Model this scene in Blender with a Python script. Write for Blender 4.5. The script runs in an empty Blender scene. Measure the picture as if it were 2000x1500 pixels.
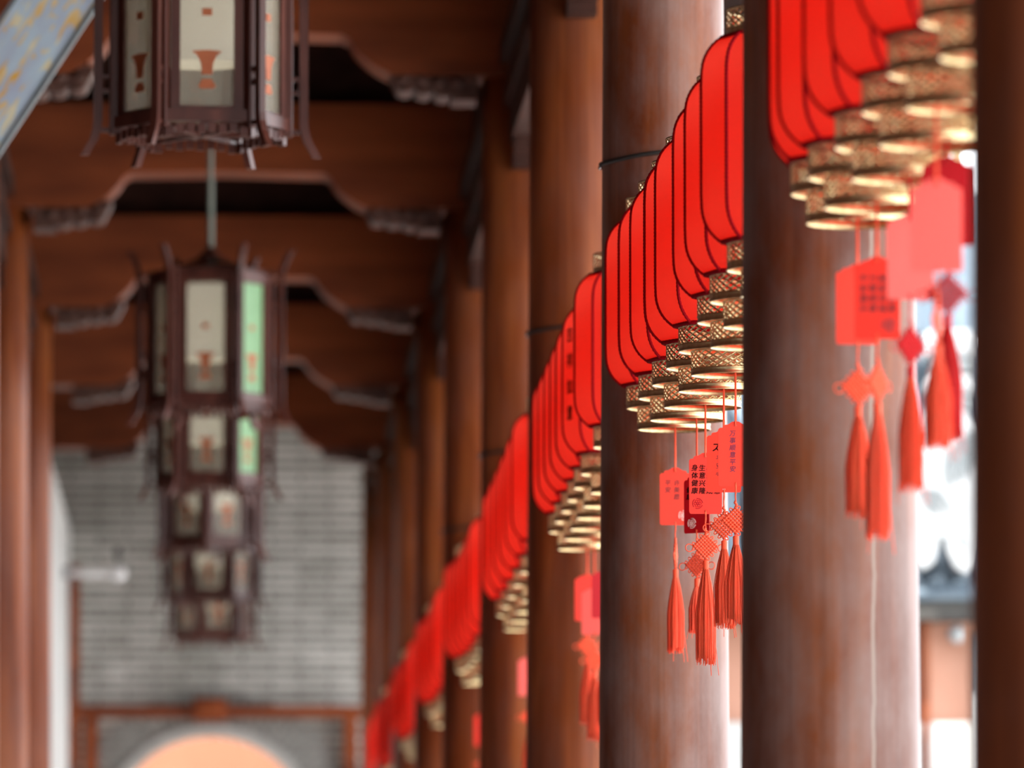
import bpy, bmesh, math, random
from mathutils import Vector, Matrix
from mathutils.geometry import tessellate_polygon

random.seed(7)
PI = math.pi
S = bpy.context.scene
COL = S.collection
CAMH = 1.2            # eye height above the gallery floor

# ------------------------------------------------------------------ camera
F_PX = 14500.0
PITCH = math.atan2(1250, F_PX)
YAW = math.asin(585/math.sqrt(585**2 + 1250**2 + F_PX**2))
fw = Vector((math.sin(YAW)*math.cos(PITCH), math.cos(YAW)*math.cos(PITCH), math.sin(PITCH)))
rt = Vector((math.cos(YAW), -math.sin(YAW), 0))
up = rt.cross(fw)
cam_d = bpy.data.cameras.new('camera')
cam = bpy.data.objects.new('camera', cam_d); COL.objects.link(cam)
cam.location = (0, 0, CAMH)
cam.rotation_euler = (PI/2 + PITCH, 0, -YAW)
cam_d.sensor_width = 36.0
cam_d.lens = 36.0*F_PX/2000.0
cam_d.clip_start = 0.1; cam_d.clip_end = 400
cam_d.dof.use_dof = True
cam_d.dof.focus_distance = 17.9
cam_d.dof.aperture_fstop = 4.9
cam_d.dof.aperture_blades = 0
S.camera = cam

def ray(px, py):
    return fw + rt*((px-1000)/F_PX) + up*((750-py)/F_PX)
def at(px, py, Y):
    """world point (height measured from the floor) on a pixel's ray at depth Y"""
    d = ray(px, py); k = Y/d.y
    return Vector((d.x*k, Y, CAMH + d.z*k))
def depth_for(px, py, X):
    d = ray(px, py); return X*d.y/d.x

# ------------------------------------------------------------------ materials
def new_mat(name):
    m = bpy.data.materials.new(name); m.use_nodes = True
    nt = m.node_tree; nt.nodes.clear()
    out = nt.nodes.new('ShaderNodeOutputMaterial')
    return m, nt, out
def N(nt, t, **kw):
    n = nt.nodes.new(t)
    for k, v in kw.items():
        if k in n.inputs.keys(): n.inputs[k].default_value = v
        else: setattr(n, k, v)
    return n
def ramp(nt, stops):
    r = nt.nodes.new('ShaderNodeValToRGB'); e = r.color_ramp.elements
    while len(e) < len(stops): e.new(0.5)
    for el, (p, c) in zip(e, stops):
        el.position = p; el.color = (c[0], c[1], c[2], 1)
    return r
def coords(nt, scale, kind='Object'):
    tc = nt.nodes.new('ShaderNodeTexCoord'); mp = nt.nodes.new('ShaderNodeMapping')
    mp.inputs['Scale'].default_value = scale
    nt.links.new(tc.outputs[kind], mp.inputs['Vector'])
    return mp.outputs['Vector']
def noisy(name, stops, scale=(1,1,1), nscale=5.0, detail=5.0, rough=0.5, metallic=0.0, bump=0.0, dist=0.0, coat=0.0, spec=0.5, rough_var=0.0):
    m, nt, out = new_mat(name)
    v = coords(nt, scale)
    n = N(nt, 'ShaderNodeTexNoise', Scale=nscale, Detail=detail, Distortion=dist)
    nt.links.new(v, n.inputs['Vector'])
    r = ramp(nt, stops); nt.links.new(n.outputs['Fac'], r.inputs['Fac'])
    b = N(nt, 'ShaderNodeBsdfPrincipled', Roughness=rough, Metallic=metallic)
    b.inputs['Specular IOR Level'].default_value = spec
    b.inputs['Coat Weight'].default_value = coat
    nt.links.new(r.outputs['Color'], b.inputs['Base Color'])
    if rough_var:
        mr = N(nt, 'ShaderNodeMapRange'); mr.inputs['To Min'].default_value = rough-rough_var; mr.inputs['To Max'].default_value = rough+rough_var
        nt.links.new(n.outputs['Fac'], mr.inputs['Value']); nt.links.new(mr.outputs['Result'], b.inputs['Roughness'])
    if bump:
        bp = N(nt, 'ShaderNodeBump', Strength=bump, Distance=0.01)
        nt.links.new(n.outputs['Fac'], bp.inputs['Height']); nt.links.new(bp.outputs['Normal'], b.inputs['Normal'])
    nt.links.new(b.outputs['BSDF'], out.inputs['Surface'])
    return m

def column_wood(name, crack_x=None, worn=0.5, spec=0.15, k=1.0):
    """polished reddish timber: long vertical grain, grey worn patches, fine scratches"""
    m, nt, out = new_mat(name)
    v1 = coords(nt, (8, 8, 0.9)); v2 = coords(nt, (3.4, 3.4, 1.7)); v3 = coords(nt, (60, 60, 0.7))
    n1 = N(nt, 'ShaderNodeTexNoise', Scale=1.0, Detail=6.0, Distortion=0.4); nt.links.new(v1, n1.inputs['Vector'])
    n2 = N(nt, 'ShaderNodeTexNoise', Scale=1.6, Detail=8.0, Roughness=0.65); nt.links.new(v2, n2.inputs['Vector'])
    n3 = N(nt, 'ShaderNodeTexNoise', Scale=1.0, Detail=3.0); nt.links.new(v3, n3.inputs['Vector'])
    r1 = ramp(nt, [(0.25, (0.0595*k, 0.0126*k, 0.0042*k)), (0.5, (0.14*k, 0.0322*k, 0.0091*k)), (0.75, (0.266*k, 0.0735*k, 0.0182*k))])
    nt.links.new(n1.outputs['Fac'], r1.inputs['Fac'])
    r2 = ramp(nt, [(0.40, (0, 0, 0)), (0.72, (worn, worn, worn))]); nt.links.new(n2.outputs['Fac'], r2.inputs['Fac'])
    mx = N(nt, 'ShaderNodeMixRGB', blend_type='MIX'); mx.inputs['Color2'].default_value = (0.234, 0.1638, 0.1482, 1)
    nt.links.new(r2.outputs['Color'], mx.inputs['Fac']); nt.links.new(r1.outputs['Color'], mx.inputs['Color1'])
    r3 = ramp(nt, [(0.35, (0.86, 0.86, 0.86)), (0.65, (1.08, 1.08, 1.08))]); nt.links.new(n3.outputs['Fac'], r3.inputs['Fac'])
    mu = N(nt, 'ShaderNodeMixRGB', blend_type='MULTIPLY'); mu.inputs['Fac'].default_value = 1
    nt.links.new(mx.outputs['Color'], mu.inputs['Color1']); nt.links.new(r3.outputs['Color'], mu.inputs['Color2'])
    col = mu.outputs['Color']
    if crack_x is not None:
        tc = N(nt, 'ShaderNodeTexCoord'); sp = N(nt, 'ShaderNodeSeparateXYZ'); nt.links.new(tc.outputs['Object'], sp.inputs['Vector'])
        vc = coords(nt, (1, 1, 5)); nc = N(nt, 'ShaderNodeTexNoise', Scale=1.0, Detail=5.0); nt.links.new(vc, nc.inputs['Vector'])
        a = N(nt, 'ShaderNodeMath', operation='MULTIPLY_ADD'); a.inputs[1].default_value = 0.028; nt.links.new(nc.outputs['Fac'], a.inputs[0]); nt.links.new(sp.outputs['X'], a.inputs[2])
        s = N(nt, 'ShaderNodeMath', operation='SUBTRACT'); s.inputs[1].default_value = crack_x + 0.014; nt.links.new(a.outputs[0], s.inputs[0])
        ab = N(nt, 'ShaderNodeMath', operation='ABSOLUTE'); nt.links.new(s.outputs[0], ab.inputs[0])
        lt = N(nt, 'ShaderNodeMapRange'); lt.inputs['From Min'].default_value = 0.004; lt.inputs['From Max'].default_value = 0.0012
        nt.links.new(ab.outputs[0], lt.inputs['Value'])
        yl = N(nt, 'ShaderNodeMath', operation='LESS_THAN'); yl.inputs[1].default_value = 0.0; nt.links.new(sp.outputs['Y'], yl.inputs[0])
        ml = N(nt, 'ShaderNodeMath', operation='MULTIPLY'); nt.links.new(lt.outputs['Result'], ml.inputs[0]); nt.links.new(yl.outputs[0], ml.inputs[1])
        h = N(nt, 'ShaderNodeMath', operation='MULTIPLY'); h.inputs[1].default_value = 0.75; nt.links.new(ml.outputs[0], h.inputs[0])
        mc = N(nt, 'ShaderNodeMixRGB'); mc.inputs['Color2'].default_value = (0.33, 0.27, 0.22, 1)
        nt.links.new(h.outputs[0], mc.inputs['Fac']); nt.links.new(col, mc.inputs['Color1']); col = mc.outputs['Color']
    b = N(nt, 'ShaderNodeBsdfPrincipled')
    nt.links.new(col, b.inputs['Base Color'])
    rr = N(nt, 'ShaderNodeMapRange'); rr.inputs['To Min'].default_value = 0.28; rr.inputs['To Max'].default_value = 0.50
    nt.links.new(n2.outputs['Fac'], rr.inputs['Value']); nt.links.new(rr.outputs['Result'], b.inputs['Roughness'])
    b.inputs['Specular IOR Level'].default_value = spec
    bp = N(nt, 'ShaderNodeBump', Strength=0.18, Distance=0.004)
    nt.links.new(n3.outputs['Fac'], bp.inputs['Height']); nt.links.new(bp.outputs['Normal'], b.inputs['Normal'])
    nt.links.new(b.outputs['BSDF'], out.inputs['Surface'])
    return m

def cloth_red(name, c1, c2, trans=0.45, rough=0.8):
    m, nt, out = new_mat(name)
    v = coords(nt, (900, 900, 900)); n = N(nt, 'ShaderNodeTexNoise', Scale=1.0, Detail=1.0); nt.links.new(v, n.inputs['Vector'])
    r = ramp(nt, [(0.3, tuple(x*0.93 for x in c1)), (0.7, c1)]); nt.links.new(n.outputs['Fac'], r.inputs['Fac'])
    b = N(nt, 'ShaderNodeBsdfPrincipled', Roughness=rough); b.inputs['Specular IOR Level'].default_value = 0.25
    nt.links.new(r.outputs['Color'], b.inputs['Base Color'])
    t = N(nt, 'ShaderNodeBsdfTranslucent'); t.inputs['Color'].default_value = (*c2, 1)
    mx = N(nt, 'ShaderNodeMixShader', Fac=trans)
    nt.links.new(b.outputs['BSDF'], mx.inputs[1]); nt.links.new(t.outputs['BSDF'], mx.inputs[2])
    nt.links.new(mx.outputs['Shader'], out.inputs['Surface'])
    return m

M = {}
M['column'] = column_wood('polished column timber', worn=0.14, k=1.4)
M['column_worn'] = column_wood('worn column timber', worn=0.7, spec=0.3)
M['column_crack'] = column_wood('worn column timber with a crack', crack_x=0.072, worn=0.7, spec=0.3)
M['beam'] = noisy('dark red beam timber', [(0.3, (0.117, 0.02652, 0.01092)), (0.7, (0.312, 0.078, 0.02496))], scale=(0.8, 3, 4), nscale=1.2, rough=0.5, bump=0.1, spec=0.15)
M['carved'] = noisy('carved bracket timber', [(0.3, (0.045, 0.0165, 0.01125)), (0.7, (0.12, 0.05625, 0.04125))], scale=(12, 12, 12), nscale=2.0, rough=0.5, bump=0.5, spec=0.3)
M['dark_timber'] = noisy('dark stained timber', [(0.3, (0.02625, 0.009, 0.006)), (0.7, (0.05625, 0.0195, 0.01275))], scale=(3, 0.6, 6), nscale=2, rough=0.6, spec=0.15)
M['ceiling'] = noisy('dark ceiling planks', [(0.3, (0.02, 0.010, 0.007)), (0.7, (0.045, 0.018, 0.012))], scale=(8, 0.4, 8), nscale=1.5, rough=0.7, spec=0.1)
M['fabric'] = cloth_red('red lantern fabric', (0.95, 0.062, 0.038), (0.98, 0.11, 0.065), 0.62)
M['rope'] = noisy('dark red rope', [(0.3, (0.20, 0.001, 0.005)), (0.7, (0.33, 0.002, 0.008))], scale=(300, 300, 300), nscale=1.0, rough=0.8, spec=0.08)
M['gold'] = noisy('gilt metal', [(0.3, (0.52, 0.37, 0.18)), (0.7, (0.74, 0.58, 0.33))], scale=(40, 40, 40), nscale=2, rough=0.33, metallic=1.0)
M['wire'] = noisy('dull steel wire', [(0.3, (0.10, 0.10, 0.09)), (0.7, (0.2, 0.19, 0.17))], nscale=40, rough=0.5, metallic=0.8)
M['black'] = noisy('black rubber cable', [(0.3, (0.010, 0.010, 0.009)), (0.7, (0.022, 0.02, 0.018))], nscale=30, rough=0.45)
M['steel'] = noisy('bright steel', [(0.3, (0.7, 0.7, 0.68)), (0.7, (0.85, 0.85, 0.83))], nscale=30, rough=0.15, metallic=1.0)
M['tag'] = cloth_red('scarlet card', (0.86, 0.06, 0.036), (0.95, 0.10, 0.055), 0.45, 0.5)
M['tag_bright'] = cloth_red('bright scarlet card', (0.90, 0.085, 0.05), (1.0, 0.16, 0.09), 0.5, 0.5)
M['tag_deep'] = cloth_red('crimson card', (0.55, 0.006, 0.014), (0.6, 0.008, 0.016), 0.25, 0.5)
M['tag_pink'] = cloth_red('pale pink card', (0.93, 0.20, 0.17), (1.0, 0.30, 0.26), 0.5, 0.4)
M['cord'] = cloth_red('orange red cord', (0.95, 0.12, 0.05), (0.98, 0.18, 0.09), 0.25, 0.55)
M['fringe'] = cloth_red('orange red silk fringe', (0.96, 0.14, 0.06), (1.0, 0.20, 0.10), 0.4, 0.5)
M['cord_deep'] = cloth_red('crimson cord', (0.62, 0.008, 0.012), (0.7, 0.012, 0.016), 0.25, 0.55)
M['fringe_deep'] = cloth_red('crimson silk fringe', (0.68, 0.012, 0.014), (0.75, 0.016, 0.02), 0.3, 0.5)
M['ink'] = noisy('black ink', [(0.3, (0.018, 0.006, 0.006)), (0.7, (0.03, 0.010, 0.010))], nscale=50, rough=0.6, spec=0.05)
M['ink_grey'] = noisy('faded grey ink', [(0.3, (0.25, 0.07, 0.075)), (0.7, (0.34, 0.08, 0.08))], nscale=50, rough=0.7, spec=0.05)
M['ink_blue'] = noisy('faded blue grey ink', [(0.3, (0.16, 0.06, 0.12)), (0.7, (0.24, 0.08, 0.15))], nscale=50, rough=0.7, spec=0.05)
M['ink_brown'] = noisy('brown lettering', [(0.3, (0.27, 0.042, 0.018)), (0.7, (0.34, 0.05, 0.022))], nscale=50, rough=0.7, spec=0.05)
M['cream_ink'] = noisy('cream seal print', [(0.3, (0.80, 0.50, 0.45)), (0.7, (0.92, 0.66, 0.6))], nscale=60, rough=0.6)
M['lamp_wood'] = noisy('reddish lantern wood', [(0.3, (0.045, 0.0105, 0.00675)), (0.7, (0.105, 0.03, 0.0195))], scale=(8, 8, 2), nscale=2, rough=0.35, spec=0.3)
M['shade'] = noisy('cream lamp paper', [(0.3, (0.585, 0.5625, 0.45)), (0.7, (0.645, 0.6225, 0.525))], nscale=6, rough=0.8)
_m = M['shade'].node_tree; _b = [n for n in _m.nodes if n.type == 'BSDF_PRINCIPLED'][0]     # the lamps are lit, dimly
_b.inputs['Emission Color'].default_value = (1.0, 0.90, 0.70, 1); _b.inputs['Emission Strength'].default_value = 0.12
M['motif'] = noisy('rust orange paint', [(0.3, (0.336, 0.076, 0.02)), (0.7, (0.4, 0.104, 0.032))], nscale=20, rough=0.6)
def pane_mat(name, c, tr):
    m, nt, out = new_mat(name)
    v = coords(nt, (4, 4, 4)); n = N(nt, 'ShaderNodeTexNoise', Scale=3.0, Detail=3.0); nt.links.new(v, n.inputs['Vector'])
    r = ramp(nt, [(0.3, tuple(x*0.88 for x in c)), (0.7, c)]); nt.links.new(n.outputs['Fac'], r.inputs['Fac'])
    d = N(nt, 'ShaderNodeBsdfPrincipled', Roughness=0.25); nt.links.new(r.outputs['Color'], d.inputs['Base Color'])
    tl = N(nt, 'ShaderNodeBsdfTranslucent'); nt.links.new(r.outputs['Color'], tl.inputs['Color'])
    a = N(nt, 'ShaderNodeMixShader', Fac=0.45); nt.links.new(d.outputs['BSDF'], a.inputs[1]); nt.links.new(tl.outputs['BSDF'], a.inputs[2])
    t = N(nt, 'ShaderNodeBsdfTransparent')
    b = N(nt, 'ShaderNodeMixShader', Fac=tr); nt.links.new(a.outputs['Shader'], b.inputs[1]); nt.links.new(t.outputs['BSDF'], b.inputs[2])
    nt.links.new(b.outputs['Shader'], out.inputs['Surface'])
    return m
M['pane'] = pane_mat('painted cream glass', (0.45, 0.405, 0.3225), 0.60)
M['pane_green_reflection'] = pane_mat('glass with painted green reflection', (0.3375, 0.6, 0.315), 0.2)  # reflected greenery painted into the glass colour
M['plaster'] = noisy('white plaster', [(0.3, (0.4752, 0.4752, 0.4608)), (0.7, (0.5616, 0.5616, 0.5472))], nscale=3, rough=0.85)
M['orange_wall'] = noisy('orange painted wall', [(0.3, (0.1984, 0.0713, 0.0341)), (0.7, (0.2356, 0.093, 0.0465))], nscale=2, rough=0.8)
M['pink_wall'] = noisy('terracotta plaster', [(0.3, (0.4216, 0.204, 0.136)), (0.7, (0.4896, 0.2584, 0.1836))], nscale=2, rough=0.85)
M['stone_floor'] = noisy('grey flagstones', [(0.3, (0.18, 0.15, 0.13)), (0.7, (0.27, 0.24, 0.21))], nscale=2, rough=0.6)
M['courtyard'] = noisy('pale courtyard paving', [(0.3, (0.52, 0.50, 0.47)), (0.7, (0.62, 0.60, 0.57))], nscale=1.5, rough=0.8)
M['white_paint'] = noisy('white paint', [(0.3, (0.275, 0.285, 0.295)), (0.7, (0.315, 0.325, 0.335))], nscale=8, rough=0.5)
M['grey_relief'] = noisy('grey carved relief', [(0.3, (0.104, 0.12, 0.128)), (0.7, (0.176, 0.192, 0.2))], nscale=8, rough=0.7)
M['lamp_white'] = noisy('bright white enamel', [(0.3, (0.84, 0.85, 0.86)), (0.7, (0.90, 0.91, 0.92))], nscale=8, rough=0.4)
M['tile'] = noisy('blue grey roof tile', [(0.3, (0.091, 0.126, 0.161)), (0.7, (0.154, 0.196, 0.238))], nscale=6, rough=0.7)
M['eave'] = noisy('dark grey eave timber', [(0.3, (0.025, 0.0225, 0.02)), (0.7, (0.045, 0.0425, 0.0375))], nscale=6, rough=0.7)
M['hang_rod'] = noisy('dull green grey rod', [(0.3, (0.15, 0.18, 0.15)), (0.7, (0.225, 0.2475, 0.2175))], nscale=20, rough=0.5)

def brick_mat():
    m, nt, out = new_mat('thin grey bricks')
    tc = N(nt, 'ShaderNodeTexCoord'); sp = N(nt, 'ShaderNodeSeparateXYZ'); cb = N(nt, 'ShaderNodeCombineXYZ')
    nt.links.new(tc.outputs['Object'], sp.inputs['Vector'])
    nt.links.new(sp.outputs['X'], cb.inputs['X']); nt.links.new(sp.outputs['Z'], cb.inputs['Y'])
    br = nt.nodes.new('ShaderNodeTexBrick')
    br.inputs['Scale'].default_value = 1.0; br.inputs['Brick Width'].default_value = 0.42; br.inputs['Row Height'].default_value = 0.066
    br.inputs['Mortar Size'].default_value = 0.012
    br.inputs['Color1'].default_value = (0.42, 0.42, 0.39, 1); br.inputs['Color2'].default_value = (0.66, 0.66, 0.625, 1); br.inputs['Mortar'].default_value = (0.20, 0.19, 0.175, 1)
    nt.links.new(cb.outputs['Vector'], br.inputs['Vector'])
    n = N(nt, 'ShaderNodeTexNoise', Scale=2.2, Detail=6.0); nt.links.new(cb.outputs['Vector'], n.inputs['Vector'])
    r = ramp(nt, [(0.3, (0.72, 0.72, 0.70)), (0.7, (1.2, 1.2, 1.2))]); nt.links.new(n.outputs['Fac'], r.inputs['Fac'])
    mu = N(nt, 'ShaderNodeMixRGB', blend_type='MULTIPLY'); mu.inputs['Fac'].default_value = 1
    nt.links.new(br.outputs['Color'], mu.inputs['Color1']); nt.links.new(r.outputs['Color'], mu.inputs['Color2'])
    b = N(nt, 'ShaderNodeBsdfPrincipled', Roughness=0.85); nt.links.new(mu.outputs['Color'], b.inputs['Base Color'])
    bp = N(nt, 'ShaderNodeBump', Strength=0.5, Distance=0.01); nt.links.new(br.outputs['Fac'], bp.inputs['Height']); bp.invert = True
    nt.links.new(bp.outputs['Normal'], b.inputs['Normal'])
    nt.links.new(b.outputs['BSDF'], out.inputs['Surface'])
    return m
M['brick'] = brick_mat()
M['arch_brick'] = noisy('grey arch bricks', [(0.3, (0.196, 0.196, 0.182)), (0.7, (0.35, 0.343, 0.322))], nscale=14, rough=0.85)
M['arch_rim'] = noisy('pale stone arch rim', [(0.3, (0.406, 0.399, 0.378)), (0.7, (0.476, 0.469, 0.448))], nscale=10, rough=0.8)

def gilt_board_mat():
    m, nt, out = new_mat('blue grey paint with gold leaf strokes')
    v = coords(nt, (4.2, 1, 15))
    n = N(nt, 'ShaderNodeTexNoise', Scale=2.4, Detail=3.0, Distortion=0.6); nt.links.new(v, n.inputs['Vector'])
    g = ramp(nt, [(0.53, (0, 0, 0)), (0.60, (1, 1, 1))]); nt.links.new(n.outputs['Fac'], g.inputs['Fac'])
    v2 = coords(nt, (3, 1, 9)); n2 = N(nt, 'ShaderNodeTexNoise', Scale=1.6, Detail=2.0); nt.links.new(v2, n2.inputs['Vector'])
    bl = ramp(nt, [(0.35, (0.42, 0.47, 0.59)), (0.65, (0.48, 0.60, 0.69))]); nt.links.new(n2.outputs['Fac'], bl.inputs['Fac'])
    gd = ramp(nt, [(0.40, (0.72, 0.40, 0.07)), (0.62, (0.74, 0.67, 0.46))]); nt.links.new(n2.outputs['Fac'], gd.inputs['Fac'])
    mx = N(nt, 'ShaderNodeMixRGB'); nt.links.new(g.outputs['Color'], mx.inputs['Fac']); nt.links.new(bl.outputs['Color'], mx.inputs['Color1']); nt.links.new(gd.outputs['Color'], mx.inputs['Color2'])
    b = N(nt, 'ShaderNodeBsdfPrincipled', Roughness=0.4); nt.links.new(mx.outputs['Color'], b.inputs['Base Color'])
    nt.links.new(b.outputs['BSDF'], out.inputs['Surface'])
    return m
M['gilt'] = gilt_board_mat()

# ------------------------------------------------------------------ mesh helpers
def mesh_obj(name, bm, mat, parent=None, smooth=False, loc=None):
    me = bpy.data.meshes.new(name)
    bmesh.ops.recalc_face_normals(bm, faces=bm.faces[:])
    if smooth:
        for f in bm.faces: f.smooth = True
    bm.to_mesh(me); bm.free()
    me.materials.append(mat)
    o = bpy.data.objects.new(name, me); COL.objects.link(o)
    if parent: o.parent = parent
    if loc is not None: o.location = loc
    return o
def inst(src, parent, loc=(0,0,0), rotz=0.0, mat=None):
    o = src.copy(); COL.objects.link(o); o.parent = parent; o.location = loc; o.rotation_euler = (0, 0, rotz)
    return o
def tag(o, label, cat, group=None, kind=None):
    o['label'] = label; o['category'] = cat
    if group: o['group'] = group
    if kind: o['kind'] = kind
    return o
def empty(name, loc, rotz, label, cat, group=None):
    o = bpy.data.objects.new(name, None); COL.objects.link(o)
    o.empty_display_size = 0.05
    o.location = loc; o.rotation_euler = (0, 0, rotz)
    return tag(o, label, cat, group)
def struct(o):
    o['kind'] = 'structure'; return o
def copy_tree(o, parent=None):
    c = o.copy(); COL.objects.link(c); c.parent = parent
    for ch in list(o.children): copy_tree(ch, c)
    return c

def add_box(bm, c, s, rot=None):
    r = bmesh.ops.create_cube(bm, size=1.0)
    mt = Matrix.Translation(Vector(c)) @ (rot.to_4x4() if rot else Matrix.Identity(4)) @ Matrix.Diagonal((s[0], s[1], s[2], 1))
    bmesh.ops.transform(bm, matrix=mt, verts=r['verts'])
    return r['verts']
def bevel_all(bm, w, seg=2):
    bmesh.ops.bevel(bm, geom=bm.edges[:], offset=w, segments=seg, affect='EDGES', profile=0.5)
def add_tube(bm, pts, rad, sides=6, closed=False, cap=True):
    pts = [Vector(p) for p in pts]; n = len(pts)
    rf = rad if callable(rad) else (lambda t: rad)
    rings = []; prev = None
    for i, p in enumerate(pts):
        if closed: d = pts[(i+1) % n] - pts[i-1]
        else: d = pts[min(i+1, n-1)] - pts[max(i-1, 0)]
        if d.length < 1e-9: d = Vector((0,0,1))
        d.normalize()
        if prev is None:
            a = Vector((0,0,1)) if abs(d.z) < 0.9 else Vector((1,0,0))
            u = d.cross(a).normalized()
        else:
            u = (prev - d*prev.dot(d))
            u = u.normalized() if u.length > 1e-6 else d.orthogonal().normalized()
        prev = u; w = d.cross(u); r = rf(i/max(1, n-1))
        rings.append([bm.verts.new(p + (u*math.cos(2*PI*k/sides) + w*math.sin(2*PI*k/sides))*r) for k in range(sides)])
    m = n if closed else n-1
    for i in range(m):
        A, B = rings[i], rings[(i+1) % n]
        for k in range(sides):
            bm.faces.new((A[k], A[(k+1) % sides], B[(k+1) % sides], B[k]))
    if cap and not closed:
        bm.faces.new(rings[0][::-1]); bm.faces.new(rings[-1])
def add_lathe(bm, prof, n=32, cap=True, center=(0,0,0)):
    cx, cy, cz = center; rings = []
    for r, z in prof:
        rings.append([bm.verts.new((cx + r*math.cos(2*PI*k/n), cy + r*math.sin(2*PI*k/n), cz + z)) for k in range(n)])
    for A, B in zip(rings, rings[1:]):
        for k in range(n):
            bm.faces.new((A[k], A[(k+1) % n], B[(k+1) % n], B[k]))
    if cap:
        bm.faces.new(rings[0][::-1]); bm.faces.new(rings[-1])
def add_prism(bm, outer, holes, y0, y1):
    """polygon in XZ (list of (x,z)) with holes, given real thickness along Y"""
    loops = [[Vector((p[0], p[1], 0)) for p in outer]] + [[Vector((p[0], p[1], 0)) for p in h] for h in holes]
    flat = [p for l in loops for p in l]
    A = [bm.verts.new((p.x, y0, p.y)) for p in flat]; B = [bm.verts.new((p.x, y1, p.y)) for p in flat]
    for t in tessellate_polygon(loops):
        try:
            bm.faces.new([A[i] for i in t]); bm.faces.new([B[i] for i in reversed(t)])
        except ValueError: pass
    k = 0
    for l in loops:
        n = len(l)
        for i in range(n):
            a, b = k+i, k+(i+1) % n
            bm.faces.new((A[a], A[b], B[b], B[a]))
        k += n
def circle(cx, cz, r, n=16):
    return [(cx + r*math.cos(2*PI*i/n), cz + r*math.sin(2*PI*i/n)) for i in range(n)]
def text_mesh(name, lines, size, mat, parent, loc, rot, spacing=1.08, shear=0.0, bold=0.0):
    """vertical lettering: one column of characters, top to bottom"""
    dg = None
    cu = bpy.data.curves.new(name, 'FONT')
    cu.body = '\n'.join(lines); cu.size = size; cu.align_x = 'CENTER'; cu.align_y = 'TOP'
    cu.space_line = spacing; cu.extrude = 0.0003; cu.shear = shear; cu.resolution_u = 3
    t = bpy.data.objects.new(name, cu); COL.objects.link(t)
    bpy.context.view_layer.update()
    me = bpy.data.meshes.new_from_object(t.evaluated_get(bpy.context.evaluated_depsgraph_get()))
    bpy.data.objects.remove(t); bpy.data.curves.remove(cu)
    if bold:                                   # a thicker brush: the strokes repeated a hair's breadth apart
        bb = bmesh.new(); bb.from_mesh(me); base = bb.verts[:] + bb.edges[:] + bb.faces[:]
        for dx, dz in ((bold, 0), (0, bold), (bold, bold)):
            r = bmesh.ops.duplicate(bb, geom=base)
            bmesh.ops.translate(bb, vec=(dx, dz, 0), verts=[g for g in r['geom'] if isinstance(g, bmesh.types.BMVert)])
        bb.to_mesh(me); bb.free()
    me.name = name; me.materials.clear(); me.materials.append(mat)
    o = bpy.data.objects.new(name, me); COL.objects.link(o); o.parent = parent
    o.location = loc; o.rotation_euler = rot
    return o

# ------------------------------------------------------------------ setting out (all from the photograph)
XL = 1.04                                   # inner face of the right-hand column row
XC = XL + 0.176                             # its centre line
edge_px = [1897, 1447, 1170, 1027, 935, 862]
COLY = [depth_for(p, 1000, XL) for p in edge_px]
while len(COLY) < 10: COLY.append(COLY[-1] + 4.75)
ORD = ['first', 'second', 'third', 'fourth', 'fifth', 'sixth', 'seventh', 'eighth', 'ninth', 'tenth']
XLEFT = -0.84                               # inner face of the left-hand row
ENDY = COLY[9] + 1.3                        # end wall

def H(h): return CAMH + h

# ------------------------------------------------------------------ columns
def column_bm(top):
    bm = bmesh.new()
    prof = [(0.187, 0.12), (0.184, 0.6), (0.179, 1.3), (0.176, 1.9), (0.172, 2.6), (0.168, 3.3), (0.164, 4.0), (0.160, top)]
    add_lathe(bm, prof, 64)
    return bm
def base_bm():
    bm = bmesh.new()
    add_lathe(bm, [(0.26, 0.0), (0.27, 0.03), (0.265, 0.07), (0.23, 0.12), (0.20, 0.12)], 40)
    return bm
COLTOP = H(4.05)
shaft0 = base0 = None
def make_column(x, y, label, mat=None):
    global shaft0, base0
    t = empty('wooden_column', (x, y, 0), 0, label, 'column', 'columns along the gallery')
    if shaft0 is None:
        shaft0 = mesh_obj('shaft', column_bm(COLTOP), M['column'], t, True)
        base0 = mesh_obj('plinth', base_bm(), M['stone_floor'], t, True); s = shaft0
    else:
        s = inst(shaft0, t, rotz=random.uniform(0, 6.28)); inst(base0, t)
    if mat:
        s.data = s.data.copy(); s.data.materials[0] = mat; s.rotation_euler = (0, 0, 0)
    return t
col_lab = ['dark blurred wooden column cut off by the right edge of the photo',
           'wide brown wooden column with pale crack, right of the written tags',
           'brown wooden column behind the sharp written tags and tassels',
           'orange brown wooden column just left of the column behind the written tags']
for i, y in enumerate(COLY):
    lab = col_lab[i] if i < 4 else 'reddish wooden column, %s from the right in the right-hand row' % ORD[i]
    make_column(XC, y, lab, {1: M['column_crack'], 2: M['column_worn']}.get(i))
left_idx = [3, 4, 5, 6]
left_lab = {3: 'left-hand column carrying the foot of the blue grey board', 4: 'left-hand wooden column outside the frame beside the near carved beam',
            5: 'brown wooden column at the left edge of the photo', 6: 'dark brown wooden column beside the white wall strip at left'}
for i in left_idx:
    make_column(XLEFT - 0.176, COLY[i], left_lab[i])

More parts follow.
